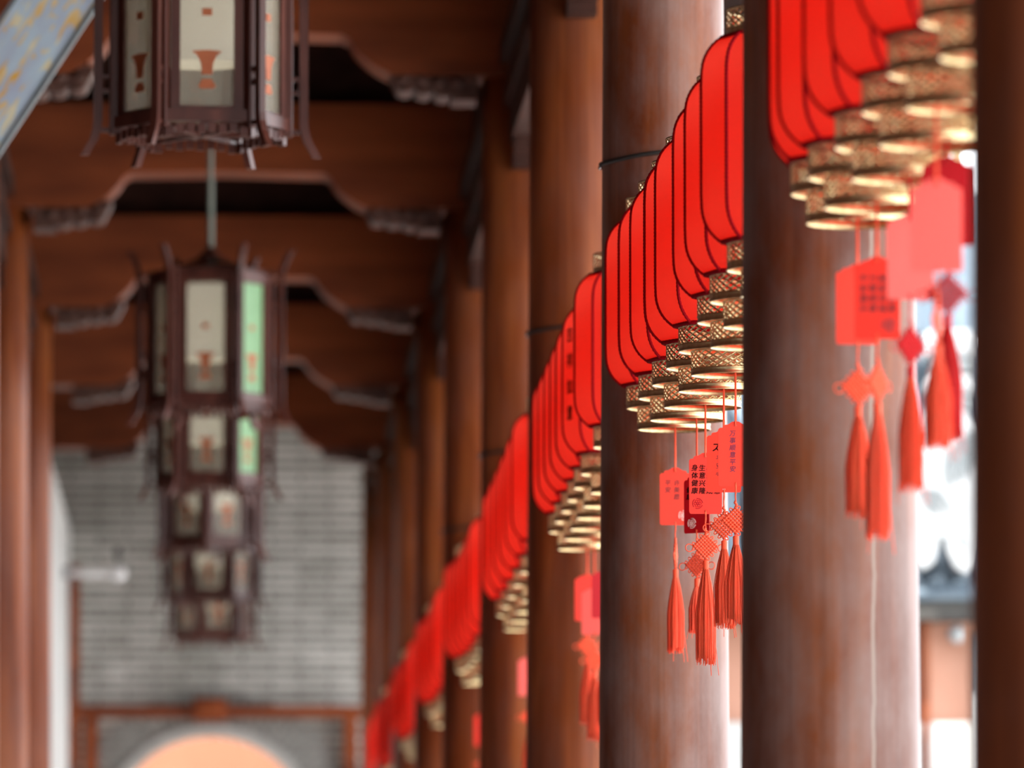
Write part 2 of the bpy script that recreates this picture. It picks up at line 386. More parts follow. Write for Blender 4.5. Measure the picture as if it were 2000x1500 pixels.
# black cable straps round the columns
def strap(i, h, tilt):
    r = 0.1755 - 0.0055*max(0, (h-0.7))/1.0 + 0.004
    t = empty('cable_strap', (XC, COLY[i], H(h)), 0, 'thin black cable strap tied round the %s column from the right' % ORD[i], 'strap', 'cable straps on the columns')
    bm = bmesh.new()
    pts = [(r*math.cos(a), r*math.sin(a), tilt*math.cos(a) + 0.003*math.sin(3*a)) for a in [2*PI*k/48 for k in range(48)]]
    add_tube(bm, pts, 0.006, 8, closed=True)
    mesh_obj('loop', bm, M['black'], t, True)
    bm = bmesh.new()
    bmesh.ops.create_uvsphere(bm, u_segments=12, v_segments=8, radius=0.0065)
    mesh_obj('clamp_nut', bm, M['steel'], t, True, loc=(-r-0.002, -0.02, -tilt-0.012))
for i, py, tl in ((2, 300, 0.012), (3, 638, 0.006), (4, 880, 0.004), (5, 1030, 0.003)):
    p = at(edge_px[i]+40, py, COLY[i]-0.15)
    strap(i, p.z - CAMH, tl)

# ------------------------------------------------------------------ the red lanterns
R = 0.179
PROF = [(0.765, -1.165), (0.82, -1.125), (0.88, -1.067), (0.925, -1.005), (0.96, -0.935), (0.983, -0.86), (0.994, -0.78), (1.0, -0.62),
        (1.0, -0.2), (1.0, 0.2), (1.0, 0.62), (0.994, 0.78), (0.983, 0.86), (0.96, 0.935), (0.925, 1.005), (0.88, 1.067), (0.82, 1.125), (0.765, 1.165)]
ZS = 1.05
PROF = [(r, z*ZS) for r, z in PROF]
Z0 = 1.165*ZS*R                                # lantern origin = bottom of the fabric body
def lantern_body():
    bm = bmesh.new(); nu = 4
    for k in range(8):
        a0, a1 = 2*PI*k/8, 2*PI*(k+1)/8
        rows = []
        for r, z in PROF:
            p0 = Vector((math.cos(a0), math.sin(a0), 0))*r*R; p1 = Vector((math.cos(a1), math.sin(a1), 0))*r*R
            row = []
            for j in range(nu+1):
                u = j/nu; p = p0.lerp(p1, u); sag = 1 - 0.012*math.sin(PI*u)
                row.append(bm.verts.new((p.x*sag, p.y*sag, z*R + Z0)))
            rows.append(row)
        for A, B in zip(rows, rows[1:]):
            for j in range(nu): bm.faces.new((A[j], A[j+1], B[j+1], B[j]))
    return bm
def dense_profile():
    out = []
    for (r0, z0), (r1, z1) in zip(PROF, PROF[1:]):
        L = math.hypot(r1-r0, z1-z0)*R; n = max(1, int(L/0.0042))
        for j in range(n): out.append((r0 + (r1-r0)*j/n, z0 + (z1-z0)*j/n))
    out.append(PROF[-1]); return out
def lantern_rib():
    bm = bmesh.new(); dp = dense_profile(); n = len(dp)
    idx = [0]
    def rf(t):
        k = int(round(t*(n-1))); return 0.0045 if k % 2 else 0.0035
    add_tube(bm, [(r*R + 0.001, 0, z*R + Z0) for r, z in dp], rf, 6)
    return bm
def lantern_rim(z):
    bm = bmesh.new(); pts = []
    for k in range(8):
        a0, a1 = 2*PI*k/8, 2*PI*(k+1)/8
        for j in range(14):
            p = Vector((math.cos(a0), math.sin(a0), 0)).lerp(Vector((math.cos(a1), math.sin(a1), 0)), j/14)*0.762*R
            pts.append((p.x, p.y, z))
    n = len(pts)
    add_tube(bm, pts, lambda t: 0.0062 if int(round(t*(n-1))) % 2 else 0.0052, 7, closed=True)
    return bm
def filigree(r, h, nseg, S_=0.66):
    """pierced metal band, z from 0 down to -h; lattice above, plain strip below"""
    bm = bmesh.new(); zhi, zlo = -0.004, -h*0.74; rows = 3
    hz = (zhi - zlo)/(2*rows); da = 2*PI/nseg
    def V(a, z, rr=r): return bm.verts.new((rr*math.cos(a), rr*math.sin(a), z))
    cl = lambda z: max(zlo, min(zhi, z))
    for j in range(2*rows + 1):
        zc = zhi - j*hz
        for i in range(nseg):
            ac = (i + 0.5*(j % 2))*da
            o = [(ac-da/2, zc), (ac, zc-hz), (ac+da/2, zc), (ac, zc+hz)]
            s = S_
            ii = [(ac-da/2*s, zc), (ac, zc-hz*s), (ac+da/2*s, zc), (ac, zc+hz*s)]
            O = [V(a, cl(z)) for a, z in o]; I = [V(a, cl(z), r + 0.0012) for a, z in ii]
            for q in range(4):
                f = [O[q], O[(q+1) % 4], I[(q+1) % 4], I[q]]
                try: bm.faces.new(f)
                except ValueError: pass
    bmesh.ops.remove_doubles(bm, verts=bm.verts[:], dist=1e-5)
    bmesh.ops.dissolve_degenerate(bm, edges=bm.edges[:], dist=1e-6)
    n = 56; nf = len(bm.faces)
    for prof in ([(r+0.001, 0.0), (r+0.002, -0.002), (r+0.001, -0.0045)],
                 [(r+0.0006, zlo+0.002), (r+0.002, zlo-0.001), (r+0.0005, zlo-0.003), (r+0.0005, -h+0.0035), (r+0.0025, -h+0.0018), (r+0.001, -h), (r-0.0012, -h+0.002), (r-0.0012, zlo)]):
        add_lathe(bm, prof, n, cap=False)
    bm.faces.ensure_lookup_table()
    for f in bm.faces[nf:]: f.smooth = True
    return bm
BH = 0.060                                  # height of a gilt band
proto = empty('red_lantern', (0, 0, 0), 0, 'x', 'lantern', 'red lanterns hung between the columns')
body0 = mesh_obj('body', lantern_body(), M['fabric'], proto, True)
rib0 = mesh_obj('rib', lantern_rib(), M['rope'], proto, True)
for k in range(1, 8): inst(rib0, proto, rotz=2*PI*k/8)
mesh_obj('rim', lantern_rim(0.0), M['rope'], proto, True)
mesh_obj('rim', lantern_rim(2*Z0), M['rope'], proto, True)
b1 = mesh_obj('filigree_band', filigree(0.70*R, BH, 34), M['gold'], proto); b1.location = (0, 0, -0.003)
b2 = mesh_obj('filigree_band', filigree(0.535*R, BH, 26), M['gold'], proto); b2.location = (0, 0, -0.003-BH+0.004)
b3 = inst(b1, proto, loc=(0, 0, 2*Z0 + BH))
for b in (b1, b2, b3):
    md = b.modifiers.new('thickness', 'SOLIDIFY'); md.thickness = 0.0012; md.offset = -1
bm = bmesh.new()
for k in range(4):                          # wire spider carrying the body, and the hook above
    a = PI/4 + PI/2*k
    add_tube(bm, [(0.74*R*math.cos(a), 0.74*R*math.sin(a), 2*Z0), (0.3*R*math.cos(a), 0.3*R*math.sin(a), 2*Z0 + 0.055), (0, 0, 2*Z0 + 0.072)], 0.0018, 5)
add_tube(bm, [(0, 0, 2*Z0+0.07), (0, 0, 2*Z0+0.088)], 0.0022, 6)
add_tube(bm, [(0.011*math.sin(a), 0.0, 2*Z0 + 0.1 - 0.011*math.cos(a)) for a in [2*PI*k/14 for k in range(14)]], 0.0022, 6, closed=True)
mesh_obj('hook', bm, M['wire'], proto, True)
HOOK_TOP = 2*Z0 + 0.100

# where every lantern hangs: bays counted from the right edge of the photo; within a bay from the far (left) end
def lantern_Y(left_px, py, rot_c=1.0): return depth_for(left_px, py, XC - R*rot_c)
BAYS = []
b01 = [depth_for(1674, 300, XC), depth_for(1712, 300, XC), depth_for(1771, 300, XC), depth_for(1830, 300, XC), 11.92, 11.37]
b01[1] = min(b01[1], b01[0]-0.38)
BAYS.append(b01)
lefts = [1184, 1207, 1232, 1258, 1281, 1316, 1339, 1371]
b12 = [lantern_Y(p, 560 - (p-1184)*1.5) for p in lefts]
for k in range(1, 8):
    if b12[k-1] - b12[k] < 0.37: b12[k] = b12[k-1] - 0.37
BAYS.append(b12)
for i in range(2, 9):
    near, far = COLY[i] + 1.10, COLY[i+1] - 0.50
    n = 7 if i != 3 else 6
    if i == 8: far = near + 0.52*2; n = 3
    BAYS.append([far - (far-near)*k/(n-1) for k in range(n)])
BAYS[2] = [24.14, 23.69, 23.27, 22.86, 22.45, 22.02, 21.28]
def sag_h(i, Y):
    t = (Y - COLY[i])/(COLY[i+1]-COLY[i])
    if i in (2, 3): return (1.710 if i == 2 else 1.672) - (0.11 if i == 2 else 0.09)*(t-0.26) + 0.03*(2*t-1)**2
    base = 1.594 if i == 0 else 1.637 if i == 1 else 1.60
    return base + 0.07*(2*t-1)**2

NUMW = ['one', 'two', 'three', 'four', 'five', 'six', 'seven', 'eight', 'nine', 'ten']
BETW = ['between columns %s and %s from right' % (NUMW[i], NUMW[i+1]) for i in range(8)] + ['beyond column nine from right']
LFT = ['leftmost', 'second from left', 'third from left', 'fourth from left', 'fifth from left', 'sixth from left', 'seventh from left', 'eighth from left']
lanterns = {}
first = True
for i, ys in enumerate(BAYS):
    for k, Y in enumerate(ys):
        o = proto if first else copy_tree(proto); first = False
        h = sag_h(i, Y)
        o.location = (XC + 0.0, Y, H(h))
        rz = random.uniform(-9, 9)
        if (i, k) == (0, 0): rz = 18
        if i == 2 and k >= 5: rz = -3
        o.rotation_euler = (0, 0, math.radians(rz))
        o['label'] = 'red lantern with gilt bands, %s %s' % (LFT[k], BETW[i])
        lanterns[(i, k)] = (o, Y, h)
# brown lettering on one lantern
o, Y, h = lanterns[(2, 5)]
o['label'] = 'red lantern with brown vertical lettering, just left of column three from right'
body = [c for c in o.children if c.name.startswith('body')][0]
an = math.radians(202.5); rr = R*math.cos(PI/8)*0.995 + 0.0015
for q, chh in enumerate('吉祥如意'):
    text_mesh('lettering', [chh], 0.047, M['ink_brown'], body, (rr*math.cos(an) + 0.014*math.sin(an), rr*math.sin(an) - 0.014*math.cos(an), Z0 + 0.85*R - 0.078*q), (PI/2, 0, an + PI/2), bold=0.0022)

# carrying cables, one per bay
for i, ys in enumerate(BAYS):
    t0, t1 = COLY[i]+0.17, (COLY[i+1]-0.165)
    if i == 8: t1 = COLY[9]-0.165
    pts = []
    for k in range(25):
        Y = t0 + (t1-t0)*k/24
        pts.append((XC, Y, H(sag_h(i, Y)) + HOOK_TOP + 0.0065))
    bm = bmesh.new(); add_tube(bm, pts, 0.003, 6)
    c = mesh_obj('carrying_cable', bm, M['wire'], smooth=True)
    tag(c, 'thin steel cable carrying the red lanterns ' + BETW[i], 'cable', 'cables the lanterns hang from')

# ------------------------------------------------------------------ wish tags
def plaque_bm(th=0.0022):
    half = [(0.008, -0.0008), (0.0135, -0.0045), (0.019, -0.0078), (0.0265, -0.0085), (0.0295, -0.0105), (0.0305, -0.0150), (0.037, -0.0155), (0.040, -0.0178), (0.0415, -0.021)]
    corner = [(0.0415, -0.147), (0.0405, -0.1508), (0.038, -0.153)]
    right = half + corner
    outer = [(0, 0)] + right + [(-x, z) for x, z in reversed(right)]
    bm = bmesh.new()
    add_prism(bm, outer, [circle(0, -0.0095, 0.0032, 14), circle(0.0, -0.146, 0.003, 14)], -th/2, th/2)
    return bm
def emblem_bm():
    """round cut-paper seal: broken ring with a knot of petals inside"""
    bm = bmesh.new(); r = 0.0125
    for a0 in (5, 125, 245):
        add_tube(bm, [(r*math.cos(math.radians(a)), 0, r*math.sin(math.radians(a))) for a in range(a0, a0+104, 8)], 0.0011, 5)
    for k in range(6):                         # six closed petals round a bud
        c = 2*PI*k/6
        add_tube(bm, [(0.0062*math.cos(c) + 0.0030*math.cos(q), 0, 0.0062*math.sin(c) + 0.0030*math.sin(q)) for q in [2*PI*j/10 for j in range(10)]], 0.0008, 5, closed=True)
    add_tube(bm, [(0.0022*math.cos(q), 0, 0.0022*math.sin(q)) for q in [2*PI*j/10 for j in range(10)]], 0.0007, 5, closed=True)
    return bm
KN = 0.034                                  # half diagonal of the woven diamond
def knot_bm():
    bm = bmesh.new(); n = 7; side = KN*math.sqrt(2); w = side/n
    e1 = Vector((1, 0, 1)).normalized(); e2 = Vector((1, 0, -1)).normalized()
    for d in range(2):
        A, B = (e1, e2) if d == 0 else (e2, e1)
        for i in range(n):
            off = -side/2 + w*(i+0.5); pts = []
            for q in range(n*3+1):
                s = -side/2 + side*q/(n*3)
                ph = (s + side/2)/w
                yy = 0.0022*math.sin(PI*ph + (PI if (i+d) % 2 else 0) )
                p = A*s + B*off; pts.append((p.x, yy, p.z))
            add_tube(bm, pts, 0.0026, 6)
    # little loops round the edge
    for s1, s2 in ((1, 0), (-1, 0), (0, 1), (0, -1)):
        for i in range(0, n-1, 2):
            off = -side/2 + w*(i+1.0)
            c = (e1*s1 + e2*s2)*(side/2 + 0.001) + (e2*abs(s1) + e1*abs(s2))*off
            nn = (e1*s1 + e2*s2); tt = (e2*abs(s1) + e1*abs(s2))
            pts = [c + tt*(w*0.5*math.cos(a)) + nn*(0.0055*math.sin(a)) for a in [PI*k/7 for k in range(8)]]
            add_tube(bm, pts, 0.0014, 5)
    for sx in (-1, 1):                       # the two big ears
        pts = [(sx*(KN + 0.008 - 0.010*math.cos(a)), 0.001*math.sin(a), -0.004 + 0.0095*math.sin(a)) for a in [2*PI*k/16 for k in range(16)]]
        add_tube(bm, pts, 0.0014, 5, closed=True)
    add_tube(bm, [(0, 0, KN-0.002), (0.002, 0, KN+0.004), (-0.002, 0, KN+0.008), (0, 0, KN+0.012)], 0.0034, 6)
    return bm
def fringe_bm(L=0.20, w=0.026, seed=1):
    rnd = random.Random(seed); bm = bmesh.new()
    add_lathe(bm, [(0.0062, 0.0), (0.0085, -0.02), (w*0.72, -0.075), (w*0.82, -0.12), (w*0.80, -L+0.012)], 20)
    for k in range(110):
        a = rnd.uniform(0, 2*PI); q = math.sqrt(rnd.uniform(0.35, 1.0)); l = L*rnd.uniform(0.94, 1.02)
        j = rnd.uniform(-0.12, 0.12); pts = []
        for m in range(7):
            t = m/6
            rr = q*(0.0065 + (w-0.0065)*min(1, t*2.1)**0.8*(1-0.08*max(0, t-0.6)))
            pts.append((rr*math.cos(a + j*t), rr*math.sin(a + j*t), -l*t))
        add_tube(bm, pts, 0.0009, 4)
    for k in range(3):                       # stray threads
        a = rnd.uniform(0, 2*PI)
        add_tube(bm, [(0.008*math.cos(a)*(1+3*t), 0.008*math.sin(a)*(1+3*t), -0.02 - (L+0.005)*t) for t in (0, .3, .6, .85, 1.0)], 0.0007, 4)
    return bm
def cap_bm():
    bm = bmesh.new(); prof = [(0.003, 0.004)]
    for k in range(7): prof += [(0.0076, -0.003*k), (0.0068, -0.003*k - 0.0015)]
    prof.append((0.007, -0.022)); add_lathe(bm, prof, 18); return bm
tagp = empty('wish_tag', (0, 0, 0), 0, 'x', 'tag', 'red wish tags hanging under the lanterns')
pl0 = mesh_obj('plaque', plaque_bm(), M['tag'], tagp)
em0 = mesh_obj('emblem', emblem_bm(), M['cream_ink'], pl0, True)
tail0 = bmesh.new()
add_tube(tail0, [(0, 0.003, -0.143), (0.001, 0, -0.150), (0, 0, -0.160), (-0.0008, 0, -0.178), (0, 0, -0.189)], 0.0019, 6)
add_tube(tail0, [(0, -0.003, -0.144), (-0.001, -0.001, -0.152), (0.001, 0, -0.163), (0, 0, -0.172)], 0.0016, 6)
tail0 = mesh_obj('tail_cord', tail0, M['cord'], tagp, True)
kn0 = mesh_obj('knot', knot_bm(), M['cord'], tagp, True)
cp0 = mesh_obj('tassel_cap', cap_bm(), M['cord'], tagp, True)
fr0 = mesh_obj('fringe', fringe_bm(), M['fringe'], tagp, True)
fr1 = fringe_bm(0.20, 0.023, 5); frm2 = mesh_obj('fringe_source', fr1, M['fringe']); FR_ALT = frm2.data; bpy.data.objects.remove(frm2)
KNZ = -0.189 - KN - 0.011
kn0.location = (0, 0, KNZ); cp0.location = (0, 0, KNZ - KN - 0.004); fr0.location = (0, 0, KNZ - KN - 0.022)
def set_mat(o, m, cache={}):
    key = (o.data.name, m.name)
    if key not in cache:
        d = o.data.copy(); d.materials[0] = m; cache[key] = d
    o.data = cache[key]
def make_tag(i, k, hole_h, label, mat, rz, knot_rz, dx=0.0, px=None, dy=0.0, deep=False, text=None, emblem=True, emb_mat=None, em_side=-1, length=1.0, thin=False):
    lo, Y, h = lanterns[(i, k)]
    if px: dx = at(px, 950, Y).x - XC
    o = copy_tree(tagp)
    o.location = (XC + dx, Y + dy, H(hole_h) + 0.0095); o.rotation_euler = (0, 0, math.radians(rz))
    o['label'] = label
    ch = {c.name.split('.')[0]: c for c in o.children}
    set_mat(ch['plaque'], M[mat])
    e = [c for c in ch['plaque'].children][0]
    e.location = (em_side*0.021, -0.0016, -0.127)
    if emb_mat: set_mat(e, M[emb_mat])
    if not emblem: bpy.data.objects.remove(e)
    for nm in ('knot', 'tassel_cap', 'fringe'): ch[nm].rotation_euler = (0, 0, math.radians(knot_rz))
    if thin: ch['fringe'].data = FR_ALT
    ch['fringe'].scale = (1, 1, length)
    if deep:
        for nm in ('knot', 'tassel_cap', 'tail_cord'): set_mat(ch[nm], M['cord_deep'])
        if deep != 'knot': set_mat(ch['fringe'], M['fringe_deep'])
    # hanging cord up into the lantern, looped through the hole
    top = h - 0.03 - hole_h
    bm = bmesh.new()
    add_tube(bm, [(0.0012, 0.0035, -0.012), (0.0012, 0.002, 0.002), (0.0012, 0, 0.02), (0.0008, 0, top*0.5), (-dx*0.3, 0, top)], 0.0018, 6)
    add_tube(bm, [(-0.0012, -0.0035, -0.012), (-0.0012, -0.002, 0.002), (-0.0012, 0, 0.02), (-0.0008, 0, top*0.5), (-dx*0.3, 0, top)], 0.0018, 6)
    mesh_obj('hanging_cord', bm, M['cord_deep'] if deep else M['cord'], o, True)
    if text:
        for (chars, x, z, size, ink) in text:
            text_mesh('writing', chars, size, M[ink], ch['plaque'], (x, -0.0014, z), (PI/2, 0, 0), spacing=1.12, shear=0.12, bold=0.00055 if ink == 'ink' else 0.0003)
    return o
# sharp group
make_tag(1, 0, 1.459, px=1319, label= 'orange red tag with faint grey writing, leftmost of the sharp tags', mat='tag_bright', rz=4, knot_rz=78, text=[(['许', '美', '愿'], 0.003, -0.034, 0.0165, 'ink_grey'), (['平', '安'], -0.021, -0.034, 0.0165, 'ink_grey')], em_side=1, emb_mat='cream_ink', length=1.0, thin=True)
make_tag(1, 1, 1.400, px=1361, label= 'deep crimson tag with cream seal, half hidden behind the black-written tag', mat='tag_deep', rz=-42, knot_rz=10, deep=False, text=[(['健', '康'], -0.026, -0.034, 0.016, 'ink')], em_side=-0.75, length=0.6, thin=True)
make_tag(1, 2, 1.409, px=1378, label= 'scarlet tag with bold black vertical writing in sharp focus', mat='tag', rz=6, knot_rz=6, text=[(['身', '体', '健', '康'], -0.0285, -0.031, 0.0170, 'ink'), (['生', '意', '兴', '隆'], -0.0095, -0.031, 0.0170, 'ink'), (['心', '想', '事', '成'], 0.0095, -0.031, 0.0170, 'ink'), (['万', '事', '如', '意'], 0.0285, -0.031, 0.0170, 'ink')], em_side=-0.95, emb_mat='tag_deep', length=1.18)
make_tag(1, 3, 1.422, px=1414, label= 'scarlet tag with one black character, between the bold-written and frontmost tags', mat='tag_bright', rz=-3, knot_rz=-12, text=[(['太'], -0.015, -0.030, 0.027, 'ink'), (['平', '安', '心'], -0.0125, -0.064, 0.016, 'ink_grey')], emblem=False, length=0.95)
make_tag(1, 4, 1.402, px=1437, label= 'bright scarlet tag with small blue grey writing beside the cracked column', mat='tag_bright', rz=2, knot_rz=8, text=[(['万', '事', '顺', '意', '平', '安'], -0.008, -0.022, 0.0150, 'ink_blue')], emblem=False, length=0.93)
# blurred near group
make_tag(0, 0, 1.425, 'blurred salmon tag behind the small-written tag, left of the pink tags', 'tag_bright', 5, 20, dx=0.0, emblem=False, length=0.95)
make_tag(0, 1, 1.397, 'blurred scarlet tag covered in small dark writing, by a twin tassel', 'tag', -4, 60, text=[(['平', '安', '喜', '乐'], -0.026, -0.034, 0.0165, 'ink_grey'), (['万', '事', '顺', '意'], -0.0088, -0.034, 0.0165, 'ink_grey'), (['阖', '家', '幸', '福'], 0.0088, -0.034, 0.0165, 'ink_grey'), (['身', '体', '健', '康'], 0.026, -0.034, 0.0165, 'ink_grey')], em_side=1, emb_mat='ink_grey', length=1.15, thin=True)
make_tag(0, 2, 1.412, 'blurred pink tag, left one of two pale pink tags', 'tag_pink', 8, 35, deep='knot', emblem=False, length=1.0, dx=0.005, thin=True)
make_tag(0, 3, 1.450, px=1852, label='blurred crimson tag behind the large pale pink tag', mat='tag_deep', rz=-6, knot_rz=-8, deep=True, emblem=False, length=0.95)
make_tag(0, 4, 1.357, px=1832, label='large blurred pale pink tag in front of the crimson tag', mat='tag_pink', rz=2, knot_rz=75, emblem=False, length=0.75, thin=True)
# blurred groups farther off
make_tag(2, 0, 1.452, 'blurred red tag left of a pink tag, by the third column', 'tag', 10, 15, emblem=False, px=1147)
make_tag(2, 1, 1.383, 'blurred pink tag between two red tags, by the third column', 'tag_pink', -8, 30, emblem=False, px=1161)
make_tag(2, 2, 1.414, 'blurred crimson tag half hidden behind the third column from right', 'tag_deep', 6, 60, emblem=False, px=1181)
make_tag(3, 0, 1.405, 'small blurred pink tag between the fourth and fifth columns from right', 'tag_pink', 4, 20, emblem=False)
make_tag(4, 0, 1.39, 'tiny blurred red tag between the fifth and sixth columns from right', 'tag', 0, 20, emblem=False)

for c in list(tagp.children_recursive) + [tagp]: bpy.data.objects.remove(c)   # the pattern itself is not hung anywhere

# ------------------------------------------------------------------ palace lanterns along the middle of the gallery
PR, PF = 0.262, 0.315                       # body and fin radii
PB, PT = 0.0, 0.585                         # body bottom / top
def hexpts(r, z=0.0, off=0.0): return [Vector((r*math.cos(PI/3*k + off), r*math.sin(PI/3*k + off), z)) for k in range(6)]
pp = empty('palace_lantern', (0, 0, 0), 0, 'x', 'lantern', 'hexagonal palace lanterns down the middle')
def bar(bm, a, b, w, d):
    a, b = Vector(a), Vector(b); v = b-a; L = v.length
    q = v.to_track_quat('X', 'Z').to_matrix()
    add_box(bm, (a+b)/2, (L, w, d), q)
bm = bmesh.new(); add_box(bm, (PR, 0, (PB+PT)/2), (0.036, 0.030, PT-PB+0.03)); bevel_all(bm, 0.004)
post0 = mesh_obj('corner_post', bm, M['lamp_wood'], pp)
for k in range(1, 6): inst(post0, pp, rotz=PI/3*k)
def rail_bm(z, h):
    bm = bmesh.new(); P = hexpts(PR)
    for k in range(6):
        a, b = P[k], P[(k+1) % 6]; bar(bm, (a.x, a.y, z), (b.x, b.y, z), 0.024, h)
    return bm
mesh_obj('rail', rail_bm(PB+0.022, 0.036), M['lamp_wood'], pp)
mesh_obj('rail', rail_bm(PT-0.022, 0.036), M['lamp_wood'], pp)
bm = bmesh.new(); P = hexpts(PR*0.985)       # scalloped apron under the bottom rail
for k in range(6):
    a, b = P[k], P[(k+1) % 6]; m = 8
    for j in range(m):
        p = a.lerp(b, (j+0.5)/m); d = (b-a).normalized()
        q = d.to_track_quat('X', 'Z').to_matrix()
        add_box(bm, (p.x, p.y, PB-0.014 - (0.012 if j in (0, 7) else 0.004*(j % 2))), (0.024, 0.012, 0.030), q)
mesh_obj('apron', bm, M['lamp_wood'], pp)
bm = bmesh.new()                              # cross slats closing the bottom
for k in range(3):
    a = PI/3*k + PI/6; c = Vector((math.cos(a), math.sin(a), 0))*PR*0.86
    bar(bm, (-c.x, -c.y, PB-0.004+0.006*k), (c.x, c.y, PB-0.004+0.006*k), 0.03, 0.012)
    a = PI/3*k; c = Vector((math.cos(a), math.sin(a), 0))*PR*0.95
    bar(bm, (-c.x, -c.y, PB-0.012), (c.x, c.y, PB-0.012), 0.018, 0.010)
mesh_obj('bottom_lattice', bm, M['lamp_wood'], pp)
def pane_obj(k, green=False):
    a = PI/3*k + PI/6; ap = PR*math.cos(PI/6) - 0.004; w = PR - 0.092; zc = (PB+PT)/2; hh = PT-PB-0.095
    bm = bmesh.new(); add_box(bm, (0, 0, 0), (w, 0.003, hh))
    o = mesh_obj('pane', bm, M['pane_green_reflection'] if green else M['pane'], pp)
    o.location = (ap*math.cos(a), ap*math.sin(a), zc); o.rotation_euler = (0, 0, a + PI/2)
    bm = bmesh.new(); y0, y1 = -0.0045, -0.002; s = hh/0.5
    fun = [(-0.046, 0.0), (-0.030, -0.012), (-0.019, -0.034), (-0.015, -0.068), (0.015, -0.068), (0.019, -0.034), (0.030, -0.012), (0.046, 0.0), (0, 0.004)]
    base = -0.075
    add_prism(bm, [(x, z*1.05 + base) for x, z in fun], [], y0, y1)
    mesh_obj('goblet_motif', bm, M['motif'], o)
    bm = bmesh.new(); add_prism(bm, [(-0.026, -0.182), (-0.014, -0.160), (0.014, -0.160), (0.026, -0.182), (0.018, -0.189), (-0.018, -0.189)], [], y0, y1)
    mesh_obj('foot_motif', bm, M['motif'], o)
    bm = bmesh.new(); add_box(bm, (0, -0.003, hh/2-0.20), (0.030, 0.0025, 0.022))
    mesh_obj('square_motif', bm, M['motif'], o)
    fw_ = 0.028
    bm = bmesh.new()
    for sx in (-1, 1): add_box(bm, (sx*(w/2 + fw_/2 - 0.003), 0, 0), (fw_, 0.018, hh + 0.05))
    for sz in (-1, 1): add_box(bm, (0, 0, sz*(hh/2 + 0.008)), (w + 0.01, 0.016, 0.022))
    mesh_obj('sash', bm, M['lamp_wood'], o)
    return o
for k in range(6): pane_obj(k)
bm = bmesh.new()
add_lathe(bm, [(0.130, 0.0), (0.132, 0.003), (0.132, 0.33), (0.128, 0.33), (0.128, 0.003)], 32, cap=False)
mesh_obj('inner_shade', bm, M['shade'], pp, True, loc=(0, 0, 0.205))
bm = bmesh.new()                              # curled fins outside every corner
zb, zt = PB-0.078, PT+0.105
path = [(PF+0.040, zb), (PF+0.028, zb+0.022), (PF+0.012, zb+0.05), (PF+0.003, zb+0.08), (PF, zb+0.105), (PF, 0.3), (PF, zt-0.12), (PF+0.003, zt-0.09), (PF+0.014, zt-0.055), (PF+0.030, zt-0.022), (PF+0.045, zt)]
rings = []
for i, (r, z) in enumerate(path):
    rings.append([bm.verts.new((r + sx*0.013, sy*0.011, z)) for sx, sy in ((-1,-1), (1,-1), (1,1), (-1,1))])
for A, B in zip(rings, rings[1:]):
    for k in range(4): bm.faces.new((A[k], A[(k+1) % 4], B[(k+1) % 4], B[k]))
bm.faces.new(rings[0]); bm.faces.new(rings[-1])
fin0 = mesh_obj('fin', bm, M['lamp_wood'], pp)
parts = [fin0]
for lo in (PB+0.1425, PT-0.1425):              # fretwork joining fin and post
    bm = bmesh.new()
    for z in (lo-0.022, lo+0.022): add_box(bm, ((PR+PF)/2, 0, z), (PF-PR-0.02, 0.012, 0.012))
    add_tube(bm, [((PR+PF)/2 + 0.014*math.cos(a), 0, lo + 0.020*math.sin(a)) for a in [2*PI*q/10 for q in range(10)]], 0.005, 5, closed=True)
    parts.append(mesh_obj('fretwork', bm, M['lamp_wood'], pp))
for z in (PB, PT):
    bm = bmesh.new(); add_box(bm, ((PR+PF)/2, 0, z), (PF-PR-0.02, 0.012, 0.014))
    parts.append(mesh_obj('spacer', bm, M['lamp_wood'], pp))
for q in parts:
    for k in range(1, 6): inst(q, pp, rotz=PI/3*k)
bm = bmesh.new()
add_lathe(bm, [(PR*0.98, PT-0.004), (PR*0.98, PT+0.014), (0.12, PT+0.05), (0.05, PT+0.085), (0.02, PT+0.12)], 6)
mesh_obj('cap', bm, M['lamp_wood'], pp)
bm = bmesh.new(); add_tube(bm, [(0, 0, PT+0.11), (0, 0, PT+2.4)], 0.011, 8)
mesh_obj('hanging_rod', bm, M['hang_rod'], pp, True)

PZ = H(2.717)
plist = [(391, 22.55, 4.6, 'largest hexagonal wooden lantern at the top, cut by the upper edge'),
         (410, COLY[5]-1.23, -5, 'blurred hexagonal wooden lantern hanging just below the largest one'),
         (412, COLY[6]-1.23, -5, 'blurred hexagonal lantern, third down in the column of lanterns'),
         (413, COLY[7]-1.16, 24, 'blurred hexagonal lantern showing two panes, fourth down of the lanterns'),
         (414, COLY[8]-0.62, -4, 'blurred dark hexagonal lantern, second from the bottom in front of brick wall'),
         (415, COLY[9]-0.62, 12, 'smallest hexagonal lantern, lowest one in front of the brick wall')]
for j, (px, Y, rz, lab) in enumerate(plist):
    o = pp if j == 0 else copy_tree(pp)
    p = at(px, 700, Y)
    o.location = (p.x, Y, PZ); o.rotation_euler = (0, 0, math.radians(rz)); o['label'] = lab
    if j in (1, 2):                            # right front pane, its reflection of greenery painted in as colour
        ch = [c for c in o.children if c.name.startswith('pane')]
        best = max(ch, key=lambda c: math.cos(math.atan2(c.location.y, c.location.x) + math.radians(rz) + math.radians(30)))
        best.data = best.data.copy(); best.data.materials[0] = M['pane_green_reflection']; best['label'] = 'pale green reflection painted on a pane'

